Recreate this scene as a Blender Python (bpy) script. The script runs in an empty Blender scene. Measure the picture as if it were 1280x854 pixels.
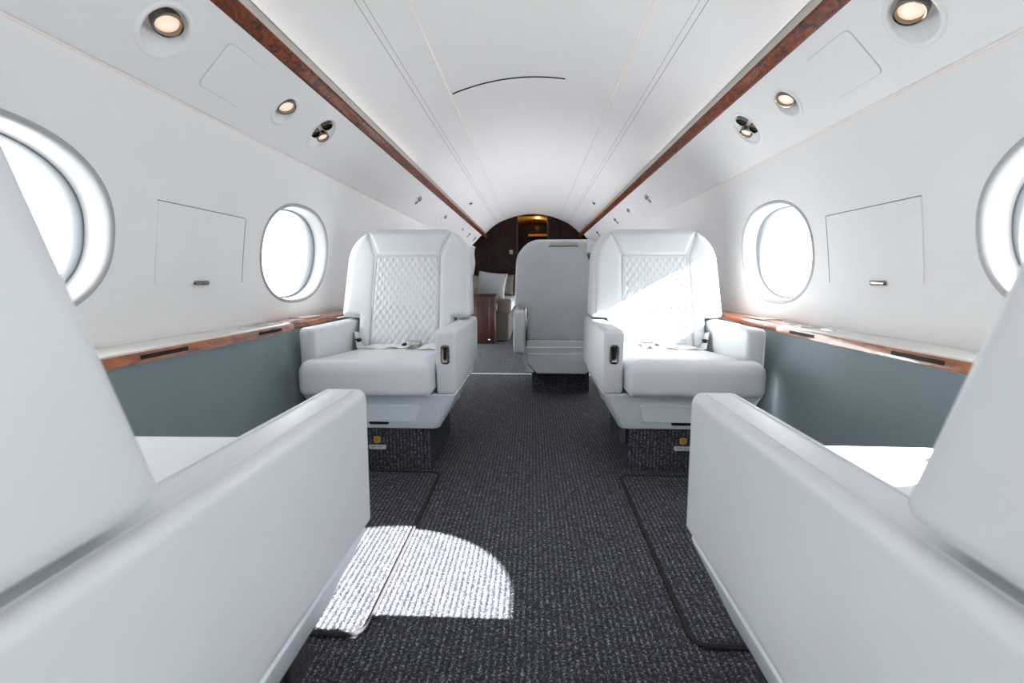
import bpy, bmesh, math, random
from mathutils import Vector, Matrix
random.seed(7)
R = math.radians
SC = bpy.context.scene
COL = SC.collection

# ------------------------------------------------------------------ camera, world, sun, exposure
F_PX, VP = 600.0, (666.0, 349.0)
cam_d = bpy.data.cameras.new('camera')
cam = bpy.data.objects.new('camera', cam_d); COL.objects.link(cam)
cam_d.sensor_fit = 'HORIZONTAL'; cam_d.sensor_width = 36.0
cam_d.lens = 36.0 * F_PX / 1280.0
cam_d.clip_start = 0.01
cam.location = (0.01, 0.0, 0.78)
cam.rotation_euler = (R(90 - 7.407), 0, R(2.4606))
cam_d.dof.use_dof = True
cam_d.dof.focus_distance = 2.4
cam_d.dof.aperture_fstop = 5.0
SC.camera = cam

world = bpy.data.worlds.new('overcast_sky'); SC.world = world
world.use_nodes = True
wn = world.node_tree.nodes; wl = world.node_tree.links
bg = wn['Background']
bg.inputs['Color'].default_value = (0.965, 0.985, 1.0, 1)
bg.inputs['Strength'].default_value = 7.6

sun_d = bpy.data.lights.new('sun', 'SUN'); sun = bpy.data.objects.new('sun', sun_d); COL.objects.link(sun)
sun_d.energy = 88.0; sun_d.angle = R(0.53); sun_d.color = (1.0, 0.975, 0.94)
sun.rotation_euler = Vector((-1.65, 0.24, -1.0)).to_track_quat('-Z', 'Y').to_euler()
sun.location = (6, -1, 5)

SC.view_settings.view_transform = 'Standard'
SC.view_settings.look = 'None'
SC.view_settings.gamma = 1.0
SC.view_settings.use_curve_mapping = False
SC.view_settings.exposure = 0.08
cy = SC.cycles
cy.max_bounces = 14; cy.diffuse_bounces = 8; cy.glossy_bounces = 4
cy.transparent_max_bounces = 12; cy.transmission_bounces = 6
cy.sample_clamp_indirect = 6.0
cy.caustics_reflective = False; cy.caustics_refractive = False
cy.use_denoising = True

# ------------------------------------------------------------------ materials
def new_mat(name):
    m = bpy.data.materials.new(name); m.use_nodes = True
    return m, m.node_tree.nodes, m.node_tree.links, m.node_tree.nodes['Principled BSDF']

def plain(name, col, rough=0.5, metal=0.0, spec=0.5, coat=0.0, emit=None, es=0.0):
    m, n, l, b = new_mat(name)
    b.inputs['Base Color'].default_value = (*col, 1)
    b.inputs['Roughness'].default_value = rough
    b.inputs['Metallic'].default_value = metal
    b.inputs['Specular IOR Level'].default_value = spec
    b.inputs['Coat Weight'].default_value = coat
    b.inputs['Coat Roughness'].default_value = 0.05
    if emit:
        b.inputs['Emission Color'].default_value = (*emit, 1)
        b.inputs['Emission Strength'].default_value = es
    return m

def leather(name, col, rough=0.42, scale=420.0, bump=0.06, vary=0.03):
    m, n, l, b = new_mat(name)
    tc = n.new('ShaderNodeTexCoord')
    v = n.new('ShaderNodeTexVoronoi'); v.inputs['Scale'].default_value = scale
    l.new(tc.outputs['Object'], v.inputs['Vector'])
    bp = n.new('ShaderNodeBump'); bp.inputs['Strength'].default_value = bump; bp.inputs['Distance'].default_value = 0.001
    l.new(v.outputs['Distance'], bp.inputs['Height']); l.new(bp.outputs['Normal'], b.inputs['Normal'])
    ns = n.new('ShaderNodeTexNoise'); ns.inputs['Scale'].default_value = 6.0; ns.inputs['Detail'].default_value = 4
    l.new(tc.outputs['Object'], ns.inputs['Vector'])
    r = n.new('ShaderNodeValToRGB')
    r.color_ramp.elements[0].position = .3; r.color_ramp.elements[1].position = .7
    r.color_ramp.elements[0].color = (*[c * (1 - vary) for c in col], 1)
    r.color_ramp.elements[1].color = (*[min(1, c * (1 + vary)) for c in col], 1)
    l.new(ns.outputs['Fac'], r.inputs['Fac']); l.new(r.outputs['Color'], b.inputs['Base Color'])
    b.inputs['Roughness'].default_value = rough
    b.inputs['Specular IOR Level'].default_value = 0.4
    return m

def wood(name, dark, light, stretch=(30, 3, 30), coat=0.6, rough=0.35, warp=3.0, spec=0.4):
    m, n, l, b = new_mat(name)
    tc = n.new('ShaderNodeTexCoord'); mp = n.new('ShaderNodeMapping'); mp.inputs['Scale'].default_value = stretch
    l.new(tc.outputs['Object'], mp.inputs['Vector'])
    n1 = n.new('ShaderNodeTexNoise'); n1.inputs['Scale'].default_value = 1.0; n1.inputs['Detail'].default_value = 7
    n1.inputs['Roughness'].default_value = 0.65; n1.inputs['Distortion'].default_value = warp
    l.new(mp.outputs['Vector'], n1.inputs['Vector'])
    r = n.new('ShaderNodeValToRGB')
    r.color_ramp.elements[0].position = .34; r.color_ramp.elements[1].position = .68
    r.color_ramp.elements[0].color = (*dark, 1); r.color_ramp.elements[1].color = (*light, 1)
    l.new(n1.outputs['Fac'], r.inputs['Fac']); l.new(r.outputs['Color'], b.inputs['Base Color'])
    b.inputs['Roughness'].default_value = rough
    b.inputs['Coat Weight'].default_value = coat; b.inputs['Coat Roughness'].default_value = 0.04
    b.inputs['Specular IOR Level'].default_value = spec
    return m

def carpet(name):
    m, n, l, b = new_mat(name)
    tc = n.new('ShaderNodeTexCoord')
    # lengthwise ribs
    w = n.new('ShaderNodeTexWave'); w.wave_type = 'BANDS'; w.bands_direction = 'X'
    w.inputs['Scale'].default_value = 22.0; w.inputs['Distortion'].default_value = 0.5
    w.inputs['Detail'].default_value = 1.0; w.inputs['Detail Scale'].default_value = 6.0
    l.new(tc.outputs['Object'], w.inputs['Vector'])
    # yarn loops
    v = n.new('ShaderNodeTexVoronoi'); v.inputs['Scale'].default_value = 340.0
    l.new(tc.outputs['Object'], v.inputs['Vector'])
    sep = n.new('ShaderNodeSeparateColor'); l.new(v.outputs['Color'], sep.inputs['Color'])
    n2 = n.new('ShaderNodeTexNoise'); n2.inputs['Scale'].default_value = 3.0; n2.inputs['Detail'].default_value = 3
    l.new(tc.outputs['Object'], n2.inputs['Vector'])
    # colour per loop: mostly black, some grey-white flecks, flecks likelier on rib crests
    add = n.new('ShaderNodeMath'); add.operation = 'MULTIPLY_ADD'
    l.new(w.outputs['Fac'], add.inputs[0]); add.inputs[1].default_value = 0.28; l.new(sep.outputs['Red'], add.inputs[2])
    r = n.new('ShaderNodeValToRGB'); e = r.color_ramp.elements
    e[0].position = .3; e[0].color = (0.026, 0.026, 0.034, 1)
    e[1].position = 1.26 / 1.34; e[1].color = (0.32, 0.325, 0.36, 1)
    k = e.new(.72); k.color = (0.078, 0.079, 0.096, 1)
    sc = n.new('ShaderNodeMath'); sc.operation = 'DIVIDE'; sc.inputs[1].default_value = 1.34
    l.new(add.outputs[0], sc.inputs[0]); l.new(sc.outputs[0], r.inputs['Fac'])
    l.new(r.outputs['Color'], b.inputs['Base Color'])
    b.inputs['Roughness'].default_value = 0.95; b.inputs['Specular IOR Level'].default_value = 0.15
    h = n.new('ShaderNodeMath'); h.operation = 'MULTIPLY_ADD'
    l.new(v.outputs['Distance'], h.inputs[0]); h.inputs[1].default_value = -0.5; l.new(w.outputs['Fac'], h.inputs[2])
    bp = n.new('ShaderNodeBump'); bp.inputs['Strength'].default_value = 0.45; bp.inputs['Distance'].default_value = 0.004
    l.new(h.outputs[0], bp.inputs['Height']); l.new(bp.outputs['Normal'], b.inputs['Normal'])
    return m

def pane_mat(name):
    m = bpy.data.materials.new(name); m.use_nodes = True
    n, l = m.node_tree.nodes, m.node_tree.links
    n.remove(n['Principled BSDF'])
    t = n.new('ShaderNodeBsdfTransparent'); t.inputs['Color'].default_value = (.97, .985, .985, 1)
    g = n.new('ShaderNodeBsdfGlossy'); g.inputs['Roughness'].default_value = 0.02
    mx = n.new('ShaderNodeMixShader'); mx.inputs['Fac'].default_value = 0.04
    l.new(t.outputs[0], mx.inputs[1]); l.new(g.outputs[0], mx.inputs[2])
    l.new(mx.outputs[0], n['Material Output'].inputs['Surface'])
    return m

M = dict(
    wall=leather('sidewall_vinyl', (.82, .815, .81), .5, 700, .03, .01),
    ceil=leather('ceiling_vinyl', (.90, .895, .89), .5, 800, .02, .01),
    overhead=leather('overhead_paint', (.82, .815, .81), .42, 900, .01, .01),
    white=plain('white_plastic', (.82, .82, .82), .35),
    surround=plain('window_surround_plastic', (.37, .37, .375), .45),
    leather=leather('white_leather', (.66, .68, .705), .42),
    leather_grey=leather('grey_leather', (.56, .56, .54), .45),
    shell=plain('painted_shell', (.76, .82, .86), .35),
    panel=leather('grey_side_panel', (.20, .245, .265), .6, 900, .1, .03),
    ledge=plain('satin_ledge', (.62, .60, .58), .22, 0, .6, .5),
    burl=wood('burl_wood', (.016, .003, .001), (.25, .048, .007), (40, 22, 40), .06, .5, 1.4, .25),
    burl_light=wood('burl_edge_wood', (.10, .022, .006), (.50, .145, .035), (30, 9, 40), .8, .3, 1.2),
    mahogany=wood('dark_mahogany', (.005, .0013, .001), (.022, .0055, .0040), (7, 7, 2.2), .04, .55, .9, .18),
    # (bulkhead veneer above, cabinet veneer below)
    mahogany_red=wood('red_mahogany', (.010, .0022, .0012), (.038, .0085, .0045), (14, 14, 2), .3, .35, .6),
    carpet=carpet('ribbed_carpet'),
    binding=plain('carpet_binding', (.036, .034, .038), .9, 0, .08),
    chrome=plain('chrome', (.62, .60, .57), .12, 1.0),
    dark_chrome=plain('dark_chrome', (.22, .20, .18), .22, 1.0),
    champagne=plain('brushed_strip', (.44, .42, .39), .42, .35),
    black=plain('black_plastic', (.012, .012, .013), .6, 0, .2),
    seal=plain('window_seal', (.10, .11, .12), .5),
    pane=pane_mat('acrylic_pane'),
    lens=plain('lamp_lens', (.9, .8, .7), .3, emit=(1.0, .66, .46), es=0.62),
    cove=plain('cove_diffuser', (.5, .42, .38), .5, emit=(1.0, .74, .62), es=0.28),
    upwash=plain('upwash_diffuser', (.9, .9, .88), .5, emit=(1.0, .93, .86), es=3.2),
    seam=plain('seam_thread', (.50, .51, .53), .7),
    groove=plain('panel_gap', (.22, .22, .225), .8),
    strap=leather('white_webbing', (.70, .70, .69), .7, 300, .2),
    sticker=plain('sticker_white', (.72, .72, .70), .4),
    ink=plain('sticker_ink', (.03, .03, .03), .6),
    gold=plain('sticker_gold', (.62, .36, .06), .4),
    beige=leather('beige_fabric', (.12, .105, .09), .8, 300, .2),
    sofa=leather('sofa_grey', (.075, .068, .062), .7, 300, .15),
    pillow=leather('pillow_grey', (.30, .32, .33), .75, 300, .15),
    amber=plain('amber_paint', (.75, .40, .06), .5),  # warm lamplight put into the vestibule's base colour; the shelf shares it
    vlamp=plain('vestibule_lens', (1, .8, .5), .4, emit=(1.0, .62, .22), es=9.0),
)

# ------------------------------------------------------------------ helpers
def finish(bm, name, mat, parent=None, smooth=True, angle=38, recalc=True):
    if recalc:
        bmesh.ops.recalc_face_normals(bm, faces=bm.faces[:])
    me = bpy.data.meshes.new(name); bm.to_mesh(me); bm.free()
    if smooth:
        me.shade_smooth(); me.set_sharp_from_angle(angle=R(angle))
    me.materials.append(mat if not isinstance(mat, str) else M[mat])
    o = bpy.data.objects.new(name, me); COL.objects.link(o)
    if parent: o.parent = parent
    return o

def empty(name, loc=(0, 0, 0), rz=0.0):
    o = bpy.data.objects.new(name, None); COL.objects.link(o)
    o.location = loc; o.rotation_euler = (0, 0, rz); o.empty_display_size = .1
    return o

def tag(o, label, cat, group=None, kind=None):
    o['label'] = label; o['category'] = cat
    if group: o['group'] = group
    if kind: o['kind'] = kind
    return o

def copy_tree(o, parent=None):
    c = o.copy(); COL.objects.link(c); c.parent = parent
    for ch in list(o.children): copy_tree(ch, c)
    return c

def fillet(pts, radii, n=6):
    out = []; N = len(pts)
    for i in range(N):
        p, a, b = Vector(pts[i]), Vector(pts[i - 1]), Vector(pts[(i + 1) % N])
        d1 = (a - p); d2 = (b - p); l1, l2 = d1.length, d2.length
        d1.normalize(); d2.normalize()
        ang = d1.angle(d2, math.pi)
        t = min(radii[i] / max(math.tan(ang / 2), 1e-4), .49 * l1, .49 * l2)
        r = t * math.tan(ang / 2)
        s, e = p + d1 * t, p + d2 * t
        bis = (d1 + d2)
        if bis.length < 1e-6:
            for k in range(n + 1): out.append(p.copy())
            continue
        bis.normalize(); c = p + bis * (r / math.sin(ang / 2))
        v0, v1 = s - c, e - c
        a0 = math.atan2(v0.y, v0.x); a1 = math.atan2(v1.y, v1.x)
        da = (a1 - a0 + math.pi) % (2 * math.pi) - math.pi
        for k in range(n + 1):
            th = a0 + da * k / n
            out.append(Vector((c.x + r * math.cos(th), c.y + r * math.sin(th))))
    return out

def offset(pts, d):
    N = len(pts); area = sum(pts[i][0] * pts[(i + 1) % N][1] - pts[(i + 1) % N][0] * pts[i][1] for i in range(N))
    sg = 1 if area > 0 else -1
    res = []; conv = []
    for i in range(N):
        p, a, b = Vector(pts[i]), Vector(pts[i - 1]), Vector(pts[(i + 1) % N])
        e1 = (p - a).normalized(); e2 = (b - p).normalized()
        n1 = Vector((-e1.y, e1.x)) * sg; n2 = Vector((-e2.y, e2.x)) * sg
        k = 1 + n1.dot(n2)
        res.append(p + (n1 + n2) * (d / max(k, .2)))
        conv.append((e1.x * e2.y - e1.y * e2.x) * sg > 0)
    return res, conv

def loft(bm, pts, radii, profile, fn, n=6, caps=(True, True)):
    """closed 2-D outline swept along (inset, height) pairs; fn(x, y, h) -> 3-D point"""
    rings = []
    if not hasattr(radii, '__len__'): radii = [radii] * len(pts)
    for ins, h in profile:
        q, conv = offset(pts, ins)
        rr = [max(r - ins, .0015) if c else r + ins for r, c in zip(radii, conv)]
        rings.append([bm.verts.new(fn(p.x, p.y, h)) for p in fillet(q, rr, n)])
    m = len(rings[0])
    for a, b in zip(rings, rings[1:]):
        for i in range(m):
            j = (i + 1) % m
            bm.faces.new((a[i], a[j], b[j], b[i]))
    if caps[0]: bm.faces.new(rings[0])
    if caps[1]: bm.faces.new(rings[-1])
    return rings

def pillow_profile(h0, h1, r0, r1, n=5):
    """rounded edge from h0 (radius r0) to h1 (radius r1)"""
    s = 1 if h1 > h0 else -1
    pr = [(r0 + .006, h0)]
    for k in range(n + 1):
        t = math.pi / 2 * k / n
        pr.append((r0 * (1 - math.sin(t)), h0 + s * r0 * (1 - math.cos(t))))
    for k in range(n + 1):
        t = math.pi / 2 * k / n
        pr.append((r1 * (1 - math.cos(t)), h1 - s * r1 * (1 - math.sin(t))))
    pr.append((r1 + .006, h1))
    return pr

def rbox(bm, x0, x1, y0, y1, z0, z1, r=.006, rc=None, n=3):
    rc = r if rc is None else rc
    pts = [(x0, y0), (x1, y0), (x1, y1), (x0, y1)]
    loft(bm, pts, rc, pillow_profile(z0, z1, r, r, n), lambda x, y, h: Vector((x, y, h)), n=max(n, 3))

def box(bm, x0, x1, y0, y1, z0, z1):
    v = [bm.verts.new(p) for p in ((x0, y0, z0), (x1, y0, z0), (x1, y1, z0), (x0, y1, z0), (x0, y0, z1), (x1, y0, z1), (x1, y1, z1), (x0, y1, z1))]
    for f in ((0, 3, 2, 1), (4, 5, 6, 7), (0, 1, 5, 4), (1, 2, 6, 5), (2, 3, 7, 6), (3, 0, 4, 7)):
        bm.faces.new([v[i] for i in f])

def tube(bm, pts, r, n=8, closed=False):
    pts = [Vector(p) for p in pts]; rings = []; N = len(pts); up = None
    for i, p in enumerate(pts):
        a = pts[i - 1] if (i > 0 or closed) else p
        b = pts[(i + 1) % N] if (i < N - 1 or closed) else p
        t = (b - a).normalized()
        if up is None:
            up = Vector((0, 0, 1)) if abs(t.z) < .9 else Vector((1, 0, 0))
        s = t.cross(up).normalized(); up = s.cross(t).normalized()
        rings.append([bm.verts.new(p + (s * math.cos(2 * math.pi * k / n) + up * math.sin(2 * math.pi * k / n)) * r) for k in range(n)])
    pairs = list(zip(rings, rings[1:])) + ([(rings[-1], rings[0])] if closed else [])
    for a, b in pairs:
        for k in range(n):
            bm.faces.new((a[k], a[(k + 1) % n], b[(k + 1) % n], b[k]))
    if not closed:
        bm.faces.new(rings[0]); bm.faces.new(rings[-1])

def ribbon(bm, pts, w, th, side):
    """flat strap; side(i) gives the width direction"""
    rings = []
    pts = [Vector(p) for p in pts]
    for i, p in enumerate(pts):
        t = (pts[min(i + 1, len(pts) - 1)] - pts[max(i - 1, 0)]).normalized()
        s = Vector(side(i)); s = (s - t * s.dot(t)).normalized(); nrm = s.cross(t)
        rings.append([bm.verts.new(p + s * a * w / 2 + nrm * b * th / 2) for a, b in ((-1, -1), (1, -1), (1, 1), (-1, 1))])
    for a, b in zip(rings, rings[1:]):
        for k in range(4): bm.faces.new((a[k], a[(k + 1) % 4], b[(k + 1) % 4], b[k]))
    bm.faces.new(rings[0]); bm.faces.new(rings[-1])

def lathe(bm, prof, n, fn):
    """prof (r, h) pairs; fn(x, y, h)"""
    rings = [[bm.verts.new(fn(r * math.cos(2 * math.pi * k / n), r * math.sin(2 * math.pi * k / n), h)) for k in range(n)] for r, h in prof]
    for a, b in zip(rings, rings[1:]):
        for k in range(n): bm.faces.new((a[k], a[(k + 1) % n], b[(k + 1) % n], b[k]))
    return rings

# ------------------------------------------------------------------ cabin shell
Y0, Y1 = -2.33, 8.40
WIN0, PITCH = 0.905, 1.288
WA, WB, WZ = 0.299, 0.207, 0.892          # window oval half sizes, height of centre

def sstep(a, b, t):
    t = max(0.0, min(1.0, (t - a) / (b - a))); return t * t * (3 - 2 * t)

def wall_x(z, y=0.0):
    d = z - .6
    return 1.10 - .085 * d - .10 * d * d - .055 * sstep(2.72, 2.98, y) * (1 - sstep(1.02, 1.27, z))

# floor
bm = bmesh.new(); box(bm, -1.12, 1.12, Y0 - .1, 10.2, -.05, 0)
floor = finish(bm, 'floor', 'carpet', smooth=False)
tag(floor, 'dark charcoal ribbed carpet floor running down the cabin aisle', 'floor', kind='structure')
bm = bmesh.new(); rbox(bm, -.52, .30, 3.875, 3.900, .0005, .008, .003)
o = finish(bm, 'threshold_strip', 'white', floor); o['label'] = 'pale metal threshold strip across the carpet'

# floor mats with bound edges
def floor_mat(s, label):
    t = empty('floor_mat', (s * .62, 1.39, 0))
    pts = [(-.262 * s, -.445), (.262 * s, -.445), (.262 * s, .445), (-.262 * s, .445)]
    bm = bmesh.new(); loft(bm, pts, .035, [(0, .0004), (0, .006), (.004, .008), (.02, .008)], lambda x, y, h: Vector((x, y, h)))
    finish(bm, 'carpet_pad', 'carpet', t)
    bm = bmesh.new(); q = fillet([Vector(p) for p in pts], [.035] * 4, 8)
    tube(bm, [(p.x, p.y, .0066) for p in q], .0050, 8, True)
    finish(bm, 'bound_edge', 'binding', t)
    tag(t, label, 'floor mat')
floor_mat(1, 'charcoal inset carpet mat with black bound edge, on the shaded side of the aisle')
floor_mat(-1, 'charcoal inset carpet mat lying half in the patch of sunlight')

def cell_with_hole(bm, y0, y1, t0, t1, cy_, ct, a, b, fn, N=64, steps=5, ex=2.0):
    """rectangular sheet with an oval hole; fn(y, t)->3-D; returns the hole's ring"""
    inner, outer = [], []
    corners = [(y1, t1), (y0, t1), (y0, t0), (y1, t0)]
    for k in range(N):
        th = 2 * math.pi * k / N
        c, s = math.cos(th), math.sin(th)
        iy = cy_ + a * math.copysign(abs(c) ** (2 / ex), c); it = ct + b * math.copysign(abs(s) ** (2 / ex), s)
        inner.append((iy, it))
        dy, dt = iy - cy_, it - ct
        sc = min(((y1 - cy_) / dy) if dy > 1e-9 else ((y0 - cy_) / dy if dy < -1e-9 else 1e9),
                 ((t1 - ct) / dt) if dt > 1e-9 else ((t0 - ct) / dt if dt < -1e-9 else 1e9))
        outer.append((cy_ + dy * sc, ct + dt * sc))
    for c in corners:
        k = min(range(N), key=lambda i: (outer[i][0] - c[0]) ** 2 + (outer[i][1] - c[1]) ** 2)
        outer[k] = c
    rings = []
    for q in range(steps + 1):
        f = (q / steps) ** 1.3
        rings.append([bm.verts.new(fn(i[0] + (o_[0] - i[0]) * f, i[1] + (o_[1] - i[1]) * f)) for i, o_ in zip(inner, outer)])
    for r0, r1 in zip(rings, rings[1:]):
        for k in range(N):
            bm.faces.new((r0[k], r0[(k + 1) % N], r1[(k + 1) % N], r1[k]))
    return inner

def sheet(bm, y0, y1, t0, t1, fn, ny, nt):
    g = [[bm.verts.new(fn(y0 + (y1 - y0) * i / ny, t0 + (t1 - t0) * j / nt)) for j in range(nt + 1)] for i in range(ny + 1)]
    for i in range(ny):
        for j in range(nt):
            bm.faces.new((g[i][j], g[i + 1][j], g[i + 1][j + 1], g[i][j + 1]))

win_y = [WIN0 + PITCH * k for k in range(-2, 6)]
ZW0, ZW1 = .50, 1.32
def build_wall(s, name, label):
    bm = bmesh.new()
    fn = lambda y, z: Vector((s * wall_x(z, y), y, z))
    for yc in win_y:
        cell_with_hole(bm, yc - PITCH / 2, yc + PITCH / 2, ZW0, ZW1, yc, WZ, WA, WB, fn, 72, 7, 2.28)
    sheet(bm, win_y[-1] + PITCH / 2, Y1 + .02, ZW0, ZW1, fn, 4, 14)
    bmesh.ops.remove_doubles(bm, verts=bm.verts[:], dist=1e-5)
    w = finish(bm, name, 'wall', angle=60)
    tag(w, label, 'wall', kind='structure')
    return w
wall_left = build_wall(-1, 'wall_left', 'curved white vinyl sidewall facing the sunlit side, with oval windows')
wall_right = build_wall(1, 'wall_right', 'curved white vinyl sidewall that the sun shines through, with oval windows')

# windows: lip, reveal, seal, pane
def oval(yc, zc, a, b, N=72, ex=2.28):
    out = []
    for k in range(N):
        c, s = math.cos(2 * math.pi * k / N), math.sin(2 * math.pi * k / N)
        out.append((yc + a * math.copysign(abs(c) ** (2 / ex), c), zc + b * math.copysign(abs(s) ** (2 / ex), s)))
    return out

wn_i = 0
def window(s, yc, label, shade=False):
    global wn_i
    wn_i += 1
    dx = .055 * sstep(2.72, 2.98, yc)
    root = empty('window_%d' % wn_i, (s * (1.07 - dx), yc, WZ))
    tag(root, label, 'window', kind='structure')
    def P(y, z, out):
        return Vector((s * (wall_x(z, y) + out), y, z)) - root.location
    # moulded surround: (grow, depth outwards)
    prof = [(.014, .0005), (.011, -.003), (.006, -.0045), (.001, -.003), (-.002, .003), (-.004, .012), (-.006, .045), (-.008, .056), (-.012, .060)]
    bm = bmesh.new(); rings = []
    for g, d in prof:
        rings.append([bm.verts.new(P(y, z, d)) for y, z in oval(yc, WZ, WA + g, WB + g)])
    for a, b in zip(rings, rings[1:]):
        for k in range(len(a)):
            bm.faces.new((a[k], a[(k + 1) % len(a)], b[(k + 1) % len(a)], b[k]))
    finish(bm, 'window_surround', 'surround', root, angle=80)
    xp = 1.07 - dx + .085
    bm = bmesh.new(); rings = []
    for g, d in [(-.009, .0585), (-.012, .0590), (-.0145, .062), (-.0145, .085), (-.006, .10)]:
        rings.append([bm.verts.new(P(y, z, d)) for y, z in oval(yc, WZ, WA + g, WB + g)])
    for a, b in zip(rings, rings[1:]):
        for k in range(len(a)):
            bm.faces.new((a[k], a[(k + 1) % len(a)], b[(k + 1) % len(a)], b[k]))
    finish(bm, 'seal', 'seal', root, angle=80)
    bm = bmesh.new()
    lo = [bm.verts.new(P(y, z, .068)) for y, z in oval(yc, WZ, WA - .013, WB - .013)]
    hi = [bm.verts.new(P(y, z, .072)) for y, z in oval(yc, WZ, WA - .013, WB - .013)]
    bm.faces.new(lo); bm.faces.new(hi)
    for k in range(len(lo)): bm.faces.new((lo[k], lo[(k + 1) % len(lo)], hi[(k + 1) % len(lo)], hi[k]))
    if shade:
        finish(bm, 'window_shade', 'wall', root)
    else:
        finish(bm, 'pane', 'pane', root)
        ld = bpy.data.lights.new('window_portal', 'AREA'); ld.shape = 'RECTANGLE'; ld.size = .64; ld.size_y = .46
        ld.cycles.is_portal = True
        lo_ = bpy.data.objects.new('window_portal', ld); COL.objects.link(lo_)
        lo_.location = (s * (1.07 - dx + .14), yc, WZ)
        lo_.rotation_euler = (R(90), 0, R(90) if s > 0 else R(-90))
for i, yc in enumerate(win_y):
    shade = yc > 3.0 or yc < 0.0  # unseen shades, added to dim the aft cabin and the near seats
    where = ['with closed shade farthest behind the camera', 'with closed shade just behind the camera', 'beside the near seats', 'beside the facing seats',
             'with closed shade beside the seat shown from behind', 'with closed shade just past the threshold strip', 'with closed shade beside the side cabinet', 'with closed shade above the divan'][i]
    window(-1, yc, 'oval cabin window in the left wall, %s' % where, shade)
    window(1, yc, 'oval cabin window in the right wall, %s' % where, shade)

# fold-out hatches in the sidewalls
def wall_hatch(s, y0, y1, wall):
    z0, z1 = .768, 1.0
    bm = bmesh.new()
    pts = [(y0, z0), (y1, z0), (y1, z1), (y0, z1)]
    def fn(y, z, h): return Vector((s * (wall_x(z, y) - h), y, z))
    # raised plate with many rows so that it follows the wall
    rows = 8; g = []
    for j in range(rows + 1):
        z = z0 + (z1 - z0) * j / rows
        g.append([bm.verts.new(fn(y, z, .0035)) for y in (y0, y0 + .004, y1 - .004, y1)])
    for a, b in zip(g, g[1:]):
        for k in range(3): bm.faces.new((a[k], a[k + 1], b[k + 1], b[k]))
    edge = [g[0][0], g[0][1], g[0][2], g[0][3]] + [r[3] for r in g[1:]] + [g[-1][2], g[-1][1], g[-1][0]] + [r[0] for r in g[-2:0:-1]]
    back = [bm.verts.new(v.co + Vector((s * .006, 0, 0))) for v in edge]
    for k in range(len(edge)):
        j = (k + 1) % len(edge); bm.faces.new((edge[k], edge[j], back[j], back[k]))
    h = finish(bm, 'wall_hatch', 'wall', wall, angle=30)
    bm = bmesh.new()   # dark gap behind the far and the top edge
    e = .0016
    path = [(y0, z1 + e)] + [(y0 + (y1 - y0) * k / 6, z1 + e) for k in range(1, 7)] + [(y1 + e, z1 - (z1 - z0) * k / 6) for k in range(7)]
    tube(bm, [fn(y, z, .0030 if y > y1 else .0008) for y, z in path], .0018, 6)
    finish(bm, 'hatch_gap', 'groove', h)
    bm = bmesh.new(); yl = 1.545
    loft(bm, [(yl - .034, z0 - .007), (yl + .034, z0 - .007), (yl + .034, z0 + .007), (yl - .034, z0 + .007)], .006, [(0, .002), (0, .008), (.003, .010)], fn)
    finish(bm, 'latch', 'dark_chrome', h)
wall_hatch(-1, 1.352, 1.765, wall_left)
wall_hatch(1, 1.372, 1.790, wall_right)

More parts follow.
